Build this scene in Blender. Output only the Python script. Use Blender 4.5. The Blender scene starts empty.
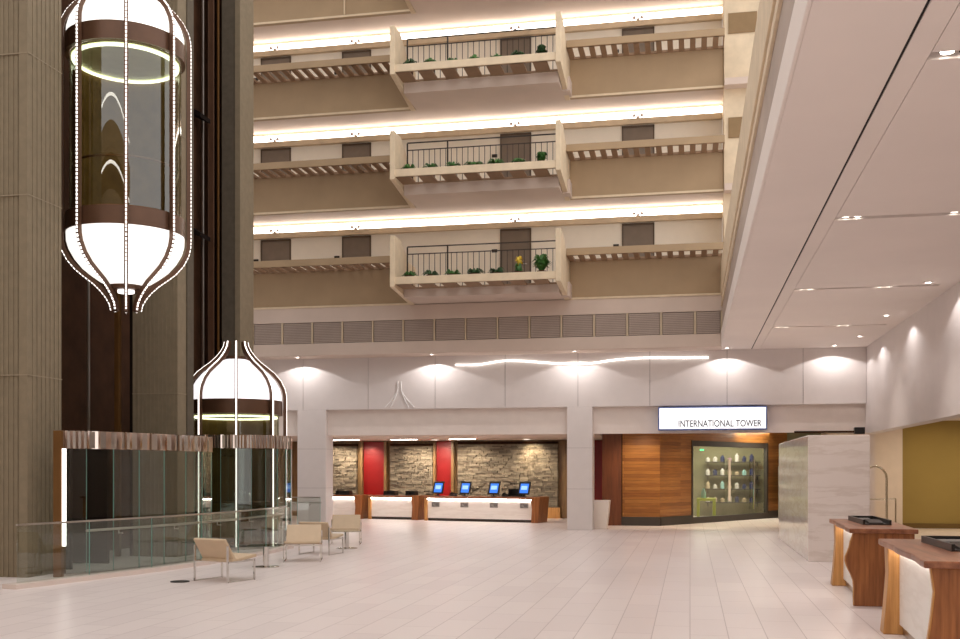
import bpy, math, random
from mathutils import Vector, Matrix
random.seed(7)
PI = math.pi
S = bpy.context.scene
COL = S.collection

# ------------------------------------------------------------------ helpers
class MB:
    """collects shapes and links them as one mesh object"""
    def __init__(self): self.v = []; self.f = []
    def add(self, vs, fs):
        n = len(self.v); self.v += [tuple(p) for p in vs]; self.f += [tuple(i + n for i in q) for q in fs]; return self
    def box(self, x0, x1, y0, y1, z0, z1):
        vs = [(x, y, z) for z in (z0, z1) for (x, y) in ((x0, y0), (x1, y0), (x1, y1), (x0, y1))]
        return self.add(vs, [(3, 2, 1, 0), (4, 5, 6, 7), (0, 1, 5, 4), (1, 2, 6, 5), (2, 3, 7, 6), (3, 0, 4, 7)])
    def obox(self, a, b, t, z0, z1):
        """upright slab along a->b (2-D), thickness t to the left of the direction"""
        a = Vector(a); b = Vector(b); d = (b - a).normalized(); n = Vector((-d.y, d.x)) * t
        return self.prism([a, b, b + n, a + n], 'z', z0, z1)
    def prism(self, poly, axis, a0, a1):
        def P(p, a):
            u, w = p
            return (u, w, a) if axis == 'z' else ((a, u, w) if axis == 'x' else (u, a, w))
        n = len(poly)
        vs = [P(p, a0) for p in poly] + [P(p, a1) for p in poly]
        fs = [tuple(range(n))[::-1], tuple(range(n, 2 * n))] + [(i, (i + 1) % n, n + (i + 1) % n, n + i) for i in range(n)]
        return self.add(vs, fs)
    def tube(self, pts, r, n=8, closed=False):
        pts = [Vector(p) for p in pts]; m = len(pts); vs = []; fs = []; up = None
        for i, p in enumerate(pts):
            if closed: d = pts[(i + 1) % m] - pts[i - 1]
            else: d = pts[min(i + 1, m - 1)] - pts[max(i - 1, 0)]
            d.normalize()
            if up is None: up = d.orthogonal().normalized()
            up = (up - d * up.dot(d)).normalized(); q = d.cross(up)
            for k in range(n):
                a = 2 * PI * k / n; vs.append(p + (up * math.cos(a) + q * math.sin(a)) * r)
        for i in range(m if closed else m - 1):
            j = (i + 1) % m
            for k in range(n): fs.append((i * n + k, i * n + (k + 1) % n, j * n + (k + 1) % n, j * n + k))
        if not closed: fs += [tuple(range(n))[::-1], tuple((m - 1) * n + k for k in range(n))]
        return self.add(vs, fs)
    def lathe(self, prof, n=32, c=(0, 0), a0=0, a1=2 * PI):
        full = abs(a1 - a0) > 6.28; m = n if full else n + 1; vs = []; fs = []; k = len(prof)
        for i in range(m):
            a = a0 + (a1 - a0) * i / n
            for r, z in prof: vs.append((c[0] + r * math.cos(a), c[1] + r * math.sin(a), z))
        for i in range(n):
            j = (i + 1) % m
            for q in range(k - 1): fs.append((i * k + q, j * k + q, j * k + q + 1, i * k + q + 1))
        return self.add(vs, fs)
    def cyl(self, c, r, z0, z1, n=20): return self.lathe([(0.0005, z0), (r, z0), (r, z1), (0.0005, z1)], n, c)
    def ribbon(self, prof, ang, w, d0, d1, c=(0, 0)):
        """flat bar that follows a (radius, z) profile at an angle; w wide, between offsets d0 and d1 of the profile"""
        vs = []; fs = []; m = len(prof); ca, sa = math.cos(ang), math.sin(ang)
        for i, (r, z) in enumerate(prof):
            a = Vector(prof[max(i - 1, 0)]); b = Vector(prof[min(i + 1, m - 1)]); t = (b - a).normalized(); nn = Vector((t.y, -t.x))
            if nn.x < 0 : nn = -nn
            for s, d in ((-w / 2, d0), (w / 2, d0), (w / 2, d1), (-w / 2, d1)):
                rr = r + nn.x * d; zz = z + nn.y * d
                vs.append((c[0] + rr * ca - s * sa, c[1] + rr * sa + s * ca, zz))
        for i in range(m - 1):
            for k in range(4): fs.append((i * 4 + k, i * 4 + (k + 1) % 4, i * 4 + 4 + (k + 1) % 4, i * 4 + 4 + k))
        fs += [(3, 2, 1, 0), tuple(4 * (m - 1) + k for k in range(4))]
        return self.add(vs, fs)
    def build(self, name, mat, parent=None, smooth=False, bevel=0, local=False):
        me = bpy.data.meshes.new(name)
        o0 = Vector((0, 0, 0))
        if parent is not None and not local:
            p = parent
            while p is not None: o0 = o0 + p.location; p = p.parent
        me.from_pydata([tuple(Vector(p) - o0) for p in self.v], [], self.f)
        me.validate(); me.update()
        if mat: me.materials.append(mat)
        import bmesh
        bm = bmesh.new(); bm.from_mesh(me); bmesh.ops.recalc_face_normals(bm, faces=bm.faces); bm.to_mesh(me); bm.free()
        if smooth:
            me.polygons.foreach_set('use_smooth', [True] * len(me.polygons))
            me.set_sharp_from_angle(angle=math.radians(40))
        o = bpy.data.objects.new(name, me); COL.objects.link(o)
        if parent is not None: o.parent = parent
        if bevel:
            b = o.modifiers.new('bevel', 'BEVEL'); b.width = bevel; b.segments = 2; b.limit_method = 'ANGLE'
        return o

def tag(o, label=None, cat=None, group=None, kind=None):
    if label: o['label'] = label
    if cat: o['category'] = cat
    if group: o['group'] = group
    if kind: o['kind'] = kind
    return o
def thing(name, label, cat, loc=(0, 0, 0), rz=0, group=None):
    o = bpy.data.objects.new(name, None); COL.objects.link(o); o.location = loc; o.rotation_euler = (0, 0, rz)
    o.empty_display_size = 0.2
    return tag(o, label, cat, group)
def struct(mb, name, mat, parent=None, label=None, **k):
    o = mb.build(name, mat, parent, **k)
    if parent is None: tag(o, label, 'building part' if label else None, None, 'structure')
    return o
def copy_tree(o, parent=None):
    c = o.copy(); COL.objects.link(c)
    if parent is not None: c.parent = parent
    for ch in list(o.children): copy_tree(ch, c)
    return c
ORD = ['first', 'second', 'third', 'fourth', 'fifth', 'sixth', 'seventh', 'eighth', 'ninth', 'tenth', 'eleventh', 'twelfth',
       'thirteenth', 'fourteenth', 'fifteenth', 'sixteenth', 'seventeenth']
LEV = ['lowest', 'middle', 'upper', 'topmost']

# ------------------------------------------------------------------ materials
def srgb(r, g, b):
    f = lambda c: (c / 255 / 12.92) if c / 255 <= .04045 else ((c / 255 + .055) / 1.055) ** 2.4
    return (f(r), f(g), f(b), 1)
def newmat(name):
    m = bpy.data.materials.new(name); m.use_nodes = True
    nt = m.node_tree; return m, nt, nt.nodes, nt.links, nt.nodes['Principled BSDF']
def mix_color(nt, fac, a, b, mode='MIX'):
    n = nt.nodes.new('ShaderNodeMix'); n.data_type = 'RGBA'; n.blend_type = mode
    for k, s in ((0, fac), (6, a), (7, b)):
        if isinstance(s, bpy.types.NodeSocket): nt.links.new(s, n.inputs[k])
        else: n.inputs[k].default_value = s
    return n.outputs[2]
def coords(nt, scale=(1, 1, 1), rot=(0, 0, 0)):
    tc = nt.nodes.new('ShaderNodeTexCoord'); mp = nt.nodes.new('ShaderNodeMapping')
    mp.inputs['Scale'].default_value = scale; mp.inputs['Rotation'].default_value = rot
    nt.links.new(tc.outputs['Object'], mp.inputs['Vector']); return mp.outputs['Vector']
def noise(nt, vec, scale, detail=4, rough=.55):
    n = nt.nodes.new('ShaderNodeTexNoise'); n.inputs['Scale'].default_value = scale; n.inputs['Detail'].default_value = detail
    n.inputs['Roughness'].default_value = rough; nt.links.new(vec, n.inputs['Vector']); return n.outputs['Fac']
def ramp(nt, fac, stops):
    n = nt.nodes.new('ShaderNodeValToRGB'); e = n.color_ramp.elements
    e[0].position, e[0].color = stops[0]; e[1].position, e[1].color = stops[-1]
    for p, c in stops[1:-1]: x = e.new(p); x.color = c
    nt.links.new(fac, n.inputs['Fac']); return n.outputs['Color']
def bump(nt, h, strength, dist=.02):
    n = nt.nodes.new('ShaderNodeBump'); n.inputs['Strength'].default_value = strength; n.inputs['Distance'].default_value = dist
    nt.links.new(h, n.inputs['Height']); nt.links.new(n.outputs['Normal'], nt.nodes['Principled BSDF'].inputs['Normal'])
def plain(name, col, rough=.6, metal=0, var=.08, scale=3, bmp=0, spec=None):
    m, nt, N, L, b = newmat(name)
    v = coords(nt); f = noise(nt, v, scale)
    dark = tuple(c * (1 - var) for c in col[:3]) + (1,); lite = tuple(min(1, c * (1 + var)) for c in col[:3]) + (1,)
    L.new(ramp(nt, f, [(.3, dark), (.7, lite)]), b.inputs['Base Color'])
    b.inputs['Roughness'].default_value = rough; b.inputs['Metallic'].default_value = metal
    if spec is not None: b.inputs['Specular IOR Level'].default_value = spec
    if bmp: bump(nt, noise(nt, v, scale * 12), bmp)
    return m
def emit(name, col, strength):
    m, nt, N, L, b = newmat(name)
    b.inputs['Base Color'].default_value = col; b.inputs['Roughness'].default_value = .5
    b.inputs['Emission Color'].default_value = col; b.inputs['Emission Strength'].default_value = strength
    return m
def glassy(name, tint, refl=.06, rough=.0, gain=1.0):
    m, nt, N, L, b = newmat(name); N.remove(b)
    out = N['Material Output']; t = N.new('ShaderNodeBsdfTransparent'); g = N.new('ShaderNodeBsdfGlossy'); mx = N.new('ShaderNodeMixShader')
    fr = N.new('ShaderNodeFresnel'); ge = N.new('ShaderNodeNewGeometry'); io = N.new('ShaderNodeMath'); io.operation = 'MULTIPLY_ADD'
    io.inputs[1].default_value = 1 / 1.5 - 1.5; io.inputs[2].default_value = 1.5
    L.new(ge.outputs['Backfacing'], io.inputs[0]); L.new(io.outputs[0], fr.inputs['IOR'])
    ma = N.new('ShaderNodeMath'); ma.operation = 'MULTIPLY_ADD'; ma.inputs[1].default_value = gain; ma.inputs[2].default_value = refl
    ma.use_clamp = True
    L.new(fr.outputs[0], ma.inputs[0]); L.new(ma.outputs[0], mx.inputs[0])
    t.inputs['Color'].default_value = tint; g.inputs['Roughness'].default_value = rough; g.inputs['Color'].default_value = (.95, .97, .95, 1)
    L.new(t.outputs[0], mx.inputs[1]); L.new(g.outputs[0], mx.inputs[2]); L.new(mx.outputs[0], out.inputs['Surface'])
    return m
def planks(name, cols, w, h, rot=(0, 0, 0), rough=.4, mortar=None, msize=.004, grain=True, spec=.4):
    m, nt, N, L, b = newmat(name)
    v = coords(nt, rot=rot)
    bk = N.new('ShaderNodeTexBrick'); L.new(v, bk.inputs['Vector'])
    bk.inputs['Scale'].default_value = 1; bk.inputs['Brick Width'].default_value = w; bk.inputs['Row Height'].default_value = h
    bk.inputs['Mortar Size'].default_value = msize; bk.inputs['Bias'].default_value = 0; bk.inputs['Mortar Smooth'].default_value = .1
    bk.inputs['Color1'].default_value = (0, 0, 0, 1); bk.inputs['Color2'].default_value = (1, 1, 1, 1); bk.inputs['Mortar'].default_value = (.5, .5, .5, 1)
    n = len(cols); c = ramp(nt, bk.outputs['Color'], [(i / (n - 1), x) for i, x in enumerate(cols)])
    if grain:
        mp = N.new('ShaderNodeMapping'); mp.inputs['Scale'].default_value = (1.2, 22, 22); L.new(v, mp.inputs['Vector'])
        g = noise(nt, mp.outputs['Vector'], 1.5, 6)
        c = mix_color(nt, .55, c, ramp(nt, g, [(.3, (.35, .3, .28, 1)), (.65, (1, 1, 1, 1))]), 'MULTIPLY')
    if mortar: c = mix_color(nt, bk.outputs['Fac'], c, mortar)
    L.new(c, b.inputs['Base Color']); b.inputs['Roughness'].default_value = rough; b.inputs['Specular IOR Level'].default_value = spec
    return m
def woodgrain(name, c0, c1, stretch=(14, 14, .9), rough=.4):
    m, nt, N, L, b = newmat(name)
    v = coords(nt, scale=stretch); f = noise(nt, v, 1.3, 7, .6)
    L.new(ramp(nt, f, [(.32, c0), (.5, tuple((a + d) / 2 for a, d in zip(c0, c1))), (.68, c1)]), b.inputs['Base Color'])
    b.inputs['Roughness'].default_value = rough
    return m
def marble(name, base, vein, rough=.15):
    m, nt, N, L, b = newmat(name)
    v = coords(nt, scale=(.35, .35, 2.2)); w = noise(nt, v, 1.6, 8, .6)
    L.new(ramp(nt, w, [(.40, base), (.5, vein), (.54, base)]), b.inputs['Base Color'])
    b.inputs['Roughness'].default_value = rough
    return m

M = {}
M['gallery'] = plain('gallery_paint', srgb(246, 236, 218), .7, var=.02)
M['cream'] = plain('cream_paint', srgb(218, 198, 168), .7)
M['tan'] = plain('tan_plaster', srgb(168, 143, 112), .8, var=.06, scale=1.2)
M['underside'] = plain('pink_grey_plaster', srgb(205, 186, 172), .8, var=.05, scale=.8)
M['white_wall'] = plain('white_lacquer_panel', srgb(221, 212, 208), .45, var=.02)
M['seam'] = plain('panel_seam', srgb(150, 140, 136), .8)
M['soffit'] = plain('soffit_paint', srgb(234, 223, 215), .7, var=.03, scale=.5)
M['band'] = plain('bulkhead_paint', srgb(230, 217, 208), .7, var=.03)
M['dark_gap'] = plain('dark_shadow_gap', srgb(28, 20, 18), .9)
M['concrete'] = plain('bush_hammered_concrete', srgb(128, 114, 92), .9, var=.08, scale=6, bmp=.3)
M['concrete_dark'] = plain('dark_concrete', srgb(88, 78, 64), .9, var=.12, scale=6, bmp=.3)
M['joint'] = plain('concrete_joint', srgb(142, 128, 106), .9)
M['shaft'] = plain('shaft_brown', srgb(62, 40, 26), .85, var=.25, scale=2, spec=.1)
M['shaft_black'] = plain('shaft_black', srgb(26, 18, 14), .85, spec=.1)
M['brass'] = plain('bronze_metal', srgb(120, 84, 44), .35, .6)
M['bronze'] = plain('brown_bronze', srgb(94, 66, 48), .35, .35, var=.1)
M['steel'] = plain('brushed_steel', srgb(186, 180, 172), .28, 1.0)
M['chrome'] = plain('chrome', srgb(215, 212, 208), .08, 1.0, var=.02)
M['cart_brass'] = plain('cart_brass', srgb(222, 212, 188), .2, 1.0, var=.03)
M['iron'] = plain('dark_iron', srgb(48, 38, 30), .5, .3)
M['door'] = plain('taupe_door', srgb(128, 112, 96), .6)
M['door_frame'] = plain('door_frame_brown', srgb(92, 74, 56), .6)
M['grille'] = plain('grey_grille', srgb(176, 158, 146), .6, .1, var=.14, scale=.6)
M['grille_slot'] = plain('grille_slot', srgb(118, 104, 96), .7)
M['shaded_slat'] = plain('shaded_slat', srgb(146, 118, 92), .8)  # underside shade put into the slats' darker brown
M['leaf'] = plain('leaf_green', srgb(58, 104, 40), .5, var=.4, scale=9)
M['leaf_dark'] = plain('leaf_dark', srgb(40, 74, 32), .5, var=.4, scale=9)
M['petal'] = plain('yellow_petal', srgb(228, 196, 60), .5)
M['pot'] = plain('terracotta_pot', srgb(96, 62, 42), .8)
M['leather'] = plain('tan_leather', srgb(202, 178, 148), .5, var=.05, scale=4)
M['red'] = plain('red_lacquer', srgb(140, 6, 6), .4, var=.03)
M['red_dark'] = plain('dark_red', srgb(120, 14, 14), .5)
M['frame_wood'] = woodgrain('frame_wood', srgb(112, 84, 52), srgb(150, 116, 74))
M['walnut'] = woodgrain('walnut_slab', srgb(122, 70, 34), srgb(176, 112, 62))
M['walnut_top'] = woodgrain('walnut_top', srgb(120, 72, 48), srgb(168, 112, 80), (9, .8, 9), .3)
M['sapwood'] = woodgrain('sapwood_edge', srgb(172, 118, 62), srgb(214, 160, 96))
M['desk_panel'] = marble('desk_panel', srgb(242, 238, 232), srgb(234, 229, 222), .4)
M['black'] = plain('black_plastic', srgb(22, 20, 20), .35)
M['grey_plate'] = plain('grey_plate', srgb(150, 146, 142), .5)
M['grey_dark'] = plain('grey_dark_mark', srgb(92, 90, 90), .5)
M['plinth'] = plain('dark_plinth', srgb(58, 50, 44), .5)
M['marble'] = marble('white_marble', srgb(240, 230, 223), srgb(228, 216, 207), .12)
M['olive'] = plain('olive_wall', srgb(158, 136, 76), .8, var=.04, scale=1)
M['olive_skirt'] = plain('olive_skirting', srgb(112, 88, 46), .7)
M['shop_wall'] = plain('shop_olive', srgb(136, 130, 100), .7, var=.2, scale=2)
M['lime'] = plain('lime_lacquer', srgb(196, 204, 50), .4)
M['navy'] = plain('navy_cloth', srgb(34, 44, 92), .8)
M['aqua'] = plain('aqua_goods', srgb(150, 196, 196), .6)
M['mauve'] = plain('mauve_goods', srgb(170, 130, 150), .6)
M['glass_edge'] = plain('green_glass_edge', srgb(120, 168, 156), .3)
M['lift_ceiling'] = plain('lift_ceiling', srgb(206, 204, 164), .5)
M['lift_back'] = plain('lift_back', srgb(120, 96, 56), .85, var=.2, spec=.1)
M['kiosk_led'] = emit('kiosk_led', (1, .96, .9, 1), 7)
M['pier_recess'] = plain('pier_recess', srgb(140, 114, 80), .8)
M['wall_far'] = plain('wall_far', srgb(112, 88, 66), .8)
M['added_cove'] = emit('added_cove', (1, .94, .84, 1), 6)
M['relief'] = plain('white_relief', srgb(250, 246, 244), .5)
M['planter'] = plain('white_planter', srgb(238, 226, 214), .4, var=.02)
M['soil'] = plain('soil', srgb(50, 36, 26), .95)
M['facade_dark'] = woodgrain('facade_brown', srgb(92, 48, 24), srgb(118, 66, 36), (10, 10, .8))
m, nt, N_, L_, b_ = newmat('ledger_stone'); ge_ = N_.new('ShaderNodeNewGeometry')
c_ = ramp(nt, ge_.outputs['Random Per Island'], [(0, srgb(116, 105, 90)), (.5, srgb(144, 131, 112)), (1, srgb(164, 151, 130))])
c_ = mix_color(nt, .6, c_, ramp(nt, noise(nt, coords(nt), 7), [(.3, (.5, .48, .45, 1)), (.7, (1, 1, 1, 1))]), 'MULTIPLY')
L_.new(c_, b_.inputs['Base Color']); b_.inputs['Roughness'].default_value = .85; bump(nt, noise(nt, coords(nt), 30), .5)
M['ledger_a'] = m
M['kerb'] = plain('pale_kerb', srgb(216, 200, 190), .4, var=.04)
M['floor'] = planks('pale_stone_floor', [srgb(222, 209, 205), srgb(230, 218, 213), srgb(226, 213, 209)], 1.3, .43, (0, 0, PI / 2), .32,
                    srgb(188, 173, 168), .006, grain=False, spec=.5)
M['facade'] = planks('facade_planks', [srgb(136, 84, 38), srgb(172, 114, 54), srgb(150, 94, 42), srgb(184, 126, 64)], 2.6, .11, (PI / 2, 0, 0), .35,
                     srgb(90, 44, 16), .003)
M['rail_glass'] = glassy('rail_glass', (.90, .93, .91, 1), .01)
M['shop_glass'] = glassy('shop_glass', (.86, .89, .86, 1), .02)
M['lift_glass'] = glassy('lift_glass', (.64, .64, .50, 1), .07)
M['screen_glass'] = glassy('screen_glass', (.80, .83, .80, 1), .01)
M['table_glass'] = glassy('table_glass', (.85, .9, .88, 1), .08)
M['mirror'] = plain('mirror_band', srgb(222, 206, 194), .06, 1.0, var=.02)
M['cove'] = emit('cove_glow', (1, .95, .88, 1), 6)
M['dome'] = emit('lit_dome', (1, .98, .93, 1), .95)
M['dome2'] = emit('lit_dome_cool', (.98, .94, .96, 1), .9)
M['led'] = emit('led_bead', (1, .93, .88, 1), 2.2)
M['led_line'] = emit('led_line', (1, .97, .93, 1), 2.0)
M['lamp'] = emit('spot_lamp', (1, .95, .88, 1), 14)
M['ring'] = emit('ring_lamp', (.93, 1, .88, 1), 3)
M['desk_led'] = emit('desk_led', (1, .97, .92, 1), 22)
M['sign_face'] = emit('sign_face', (.97, .98, 1, 1), .85)
M['sign_edge'] = plain('sign_edge', srgb(96, 116, 176), .4)
M['sign_text'] = plain('sign_text', srgb(100, 100, 108), .6)
M['monitor'] = emit('monitor_blue', srgb(46, 112, 215), .9)
M['monitor_lite'] = emit('monitor_window', srgb(140, 185, 245), .9)
M['green_lamp'] = emit('green_exit_lamp', (.1, 1, .4, 1), 2)
M['shop_lamp'] = emit('shop_lamp', (1, .95, .85, 1), 8)

# lights
def spot(name, loc, target, power, size=60, blend=.6, col=(1, .93, .85), rad=.06):
    l = bpy.data.lights.new(name, 'SPOT'); l.energy = power; l.spot_size = math.radians(size); l.spot_blend = blend; l.color = col; l.shadow_soft_size = rad
    o = bpy.data.objects.new(name, l); COL.objects.link(o); o.location = loc
    o.rotation_euler = (Vector(target) - Vector(loc)).to_track_quat('-Z', 'Y').to_euler(); return o
def area(name, loc, target, power, sx, sy, col=(1, .93, .85)):
    l = bpy.data.lights.new(name, 'AREA'); l.shape = 'RECTANGLE'; l.size = sx; l.size_y = sy; l.energy = power; l.color = col
    o = bpy.data.objects.new(name, l); COL.objects.link(o); o.location = loc
    o.rotation_euler = (Vector(target) - Vector(loc)).to_track_quat('-Z', 'Y').to_euler(); return o

# ------------------------------------------------------------------ setting: floor, soffit, walls
XL, XR = -17.0, 5.2
struct(MB().box(-18, 12, -3, 46, -.3, 0), 'floor', M['floor'])

# hall soffit on the right: a slab with a long open groove and cross slots for the downlights
SZ = 5.6; slots = [4.0, 10.0, 16.2, 22.4, 28.2]
sf = MB().box(.95, 1.835, -2, 32.4, SZ, SZ + .25)
sf.box(1.865, 2.092, -2, 33.3, SZ, SZ + .25)
ys = [-2] + [y + s for y in slots for s in (-.09, .09)] + [33.3]
for i in range(0, len(ys), 2): sf.box(2.10, XR, ys[i], ys[i + 1], SZ, SZ + .25)
for y in slots: sf.box(4.9, XR, y - .09, y + .09, SZ, SZ + .25)
sf.box(.95, XR, -2, 33.3, SZ + .25, SZ + .4); sf.box(.95, 1.835, 32.4, 33.3, SZ, SZ + .25)
struct(sf, 'ceiling', M['soffit'])
struct(MB().box(1.836, 1.864, -2, 33.2, SZ + .012, SZ + .24), 'trim_1', M['dark_gap'])
# stepped edge of the soffit towards the tall void
struct(MB().box(.91, .95, -2, 32.25, SZ, SZ + .46), 'trim_2', M['soffit'], bevel=.01)
struct(MB().box(.95, 1.0, -2, 32.25, SZ + .46, SZ + 1.2), 'trim_3', M['grille'])
struct(MB().box(.91, 1.0, -2, 32.25, SZ + 1.2, SZ + 1.36).box(.935, 1.0, -2, 32.25, SZ + 1.36, SZ + 1.5).box(.90, 1.0, -2, 32.25, SZ + 1.5, SZ + 2.5), 'trim_4', M['cream'], bevel=.01)

# lower white wall with panel seams, its overhanging fascia and the bulkhead below
YW = 33.2
w = MB(); seams = [-14.98, -12.66, -10.4, -8.13, -5.82, -3.48, -1.23, 1.12, 3.37]
xs = [XL] + seams + [XR]
for a, b in zip(xs[:-1], xs[1:]): w.box(a + .008, b - .008, YW, YW + .2, 3.9, SZ + .02)
struct(w, 'wall_back', M['white_wall'])
struct(MB().box(XL, XR, YW + .03, YW + .2, 3.92, SZ), 'trim_5', M['seam'])
struct(MB().box(XL, XR, YW + .2, YW + .4, 3.05, 4.2), 'trim_6', M['band'])
YT = 32.3
struct(MB().box(XL, .95, YT, YW + .2, SZ, 6.0), 'trim_7', M['underside'], bevel=.02)
struct(MB().box(XL, .95, YT, YW + .2, 6.68, 7.15), 'trim_8', M['underside'])
struct(MB().box(XL, .95, YT + .12, YW + .2, 6.0, 6.68), 'trim_9', M['cream'])
# grey grille panels between cream mullions
mull = [-16.1, -15.08, -14.06, -13.04, -12.01, -10.99, -9.97, -8.96, -7.94, -6.93, -5.91, -4.9, -3.9, -2.89, -1.88, -.86, .15, .93]
for i, (a, b) in enumerate(zip(mull[:-1], mull[1:])):
    t = thing('grille_panel', f'grey slatted grille panel in the band under the balconies, {ORD[i]} from the left', 'grille', (a, YT, 6.0), 0, 'grille panels under the balconies')
    MB().box(a + .04, b - .04, YT + .04, YT + .1, 6.01, 6.67).build('backing', M['grille_slot'], t)
    g = MB()
    n = 12
    for k in range(n):
        z = 6.02 + .65 * k / n; g.box(a + .045, b - .045, YT + .02, YT + .04, z, z + .04)
    g.build('louvres', M['grille'], t)
mm = MB()
for x in mull: mm.box(x - .02, x + .02, YT - .01, YT + .1, 6.0, 6.68)
struct(mm, 'trim_10', M['cream'])

# right-hand wall over a wide opening, olive room behind
struct(MB().box(XR, XR + .35, 2, YW + .2, 3.0, SZ + .1), 'wall_right', M['white_wall'])
struct(MB().box(XR, 6.8, 36.3, 36.5, 0, 3.6), 'wall_side', M['band'])
struct(MB().box(6.8, 11.8, 36.4, 36.6, 0, 3.6), 'wall_olive', M['olive'])
struct(MB().box(11.8, 12, 2, 36.6, 0, 3.6), 'wall_far_right', M['band'])
struct(MB().box(6.8, 11.8, 36.36, 36.4, 0, .16), 'baseboard_olive', M['olive_skirt'])
struct(MB().box(XR + .35, 12, 2, 36.6, 3.5, 3.6), 'ceiling_olive_room', M['soffit'])

# two square white pillars carrying the wall
def pillar(x0, x1, label):
    t = thing('square_pillar', label, 'pillar', ((x0 + x1) / 2, YW + .35, 0))
    b = MB()
    zs = [0.0, 1.3, 2.6, 3.9]
    for a, c in zip(zs[:-1], zs[1:]): b.box(x0, x1, YW - .02, YW + .7, a + .004, c - .004)
    b.build('stone_cladding', M['white_wall'], t)
    MB().box(x0 + .02, x1 - .02, YW + .01, YW + .68, 0, 3.9).build('core', M['seam'], t)
pillar(-3.82, -3.02, 'white square pillar between the long check-in desk and the wooden shop front')
pillar(-12.85, -11.86, 'white square pillar on the left behind the glass balustrade')

# reception alcove and shop alcove shells
struct(MB().box(-17, -3.0, YW + .4, 41.3, 3.08, 3.2), 'ceiling_alcove', M['underside'])
struct(MB().box(-2.99, 5.55, YW + .4, 45, 3.42, 3.55), 'ceiling_shop', M['underside'])
struct(MB().box(-17, -2.4, 41.15, 41.4, 0, 3.1), 'wall_alcove', M['frame_wood'])
struct(MB().box(-9.1, -5.0, 40.98, 41.15, 0, .42), 'baseboard_alcove', M['sapwood'])
struct(MB().box(-17, -16.8, YW + .4, 41.2, 0, 3.1), 'wall_alcove_left', M['band'])
struct(MB().box(XR, XR + .3, YW + .4, 45, 0, 3.5), 'wall_shop_right', M['band'])

# split-face stone panels
def stone_panel(x0, x1, z0, z1, label):
    t = thing('stone_panel', label, 'stone panel', ((x0 + x1) / 2, 41.1, z0), 0, 'stone panels behind reception')
    b = MB(); z = z0; row = 0
    while z < z1 - .02:
        h = min(random.uniform(.045, .10), z1 - z); x = x0
        while x < x1 - .01:
            l = min(random.uniform(.12, .42), x1 - x)
            if x1 - x - l < .1: l = x1 - x
            d = random.uniform(.0, .09)
            b.box(x, x + l - .006, 41.0 - d, 41.14, z, z + h - .006); x += l
        z += h
    b.build('ledger_stones', M['ledger_a'], t)
    MB().box(x0 - .0, x1 + .0, 40.95, 41.14, z1 + .02, z1 + .1).build('cove_trim', M['shaft'], t)
stone_panel(-14.9, -13.32, .45, 2.86, 'rough grey stone panel at the left end of reception')
stone_panel(-11.9, -10.13, .45, 2.86, 'rough grey stone panel between the two red niches')
stone_panel(-9.1, -5.08, .45, 2.92, 'wide rough stone panel behind the four monitors')
def red_panel(x0, x1, label, m='red'):
    t = thing('red_panel', label, 'wall panel', ((x0 + x1) / 2, 41.1, .4))
    MB().box(x0, x1, 41.08, 41.14, .4, 3.05).build('panel', M[m], t)
    MB().box(x0 - .1, x0, 40.9, 41.14, .4, 3.07).box(x1, x1 + .1, 40.9, 41.14, .4, 3.07).build('side_frame', M['frame_wood'], t)
red_panel(-13.05, -12.15, 'bright red lacquer panel left of the middle stone panel')
red_panel(-10.0, -9.36, 'bright red lacquer panel left of the wide stone panel')
red_panel(-3.95, -3.1, 'dark red panel just right of the square pillar', 'red_dark')

# reception desks -------------------------------------------------------------
def desk(name, label, a, b, plates, rend=True):
    a = Vector(a); b = Vector(b); d = b - a; L = d.length; rz = math.atan2(d.y, d.x)
    t = thing(name, label, 'reception desk', (a.x, a.y, 0), rz)
    MB().box(.12, L - .42, .06, .1, .1, .80).build('front_panel', M['desk_panel'], t, local=True)
    MB().box(.12, L - .42, .03, .055, .80, .835).build('under_light', M['desk_led'], t, local=True)
    MB().box(.1, L - .42, .1, .8, 0, .1).build('plinth', M['plinth'], t, local=True)
    MB().box(.0, L - .42, -.06, .85, .84, .92).build('top', M['walnut_top'], t, bevel=.01, local=True)
    MB().box(.0, .12, .0, .8, 0, .84).build('end_panel', M['sapwood'], t, bevel=.01, local=True)
    x = L - .42
    MB().prism([(x, 0), (x + .26, 0), (x + .30, .45), (x + .34, .93), (x - .02, .93), (x + .03, .5)], 'y', -.12, .85).build('slab_end', M['walnut'], t, bevel=.012, local=True)
    for i in range(plates):
        px = .45 + (L - 1.2) * i / max(1, plates - 1)
        p = MB().box(px - .16, px + .16, .045, .06, .52, .70).build('name_plate', M['grey_plate'], t, local=True)
        k = MB().box(px - .13, px - .11, .04, .045, .54, .68).box(px - .13, px - .03, .04, .045, .66, .68).box(px - .13, px - .03, .04, .045, .54, .56).box(px - .03, px - .015, .04, .045, .61, .68)
        for q in range(4): k.box(px + .01 + q * .033, px + .03 + q * .033, .04, .045, .56, .655)
        k.build('logo', M['grey_dark'], p, local=True)
    return t
desk2 = desk('reception_desk', 'long white check-in desk with four monitors on it', (-9.8, 38.3), (-5.15, 37.25), 4)
desk1 = desk('reception_desk', 'shorter white check-in desk left of the long one', (-12.25, 39.1), (-9.95, 38.65), 0)
desk0 = desk('reception_desk', 'white check-in desk half hidden by the left white pillar', (-15.0, 39.4), (-12.35, 39.1), 0)

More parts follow.
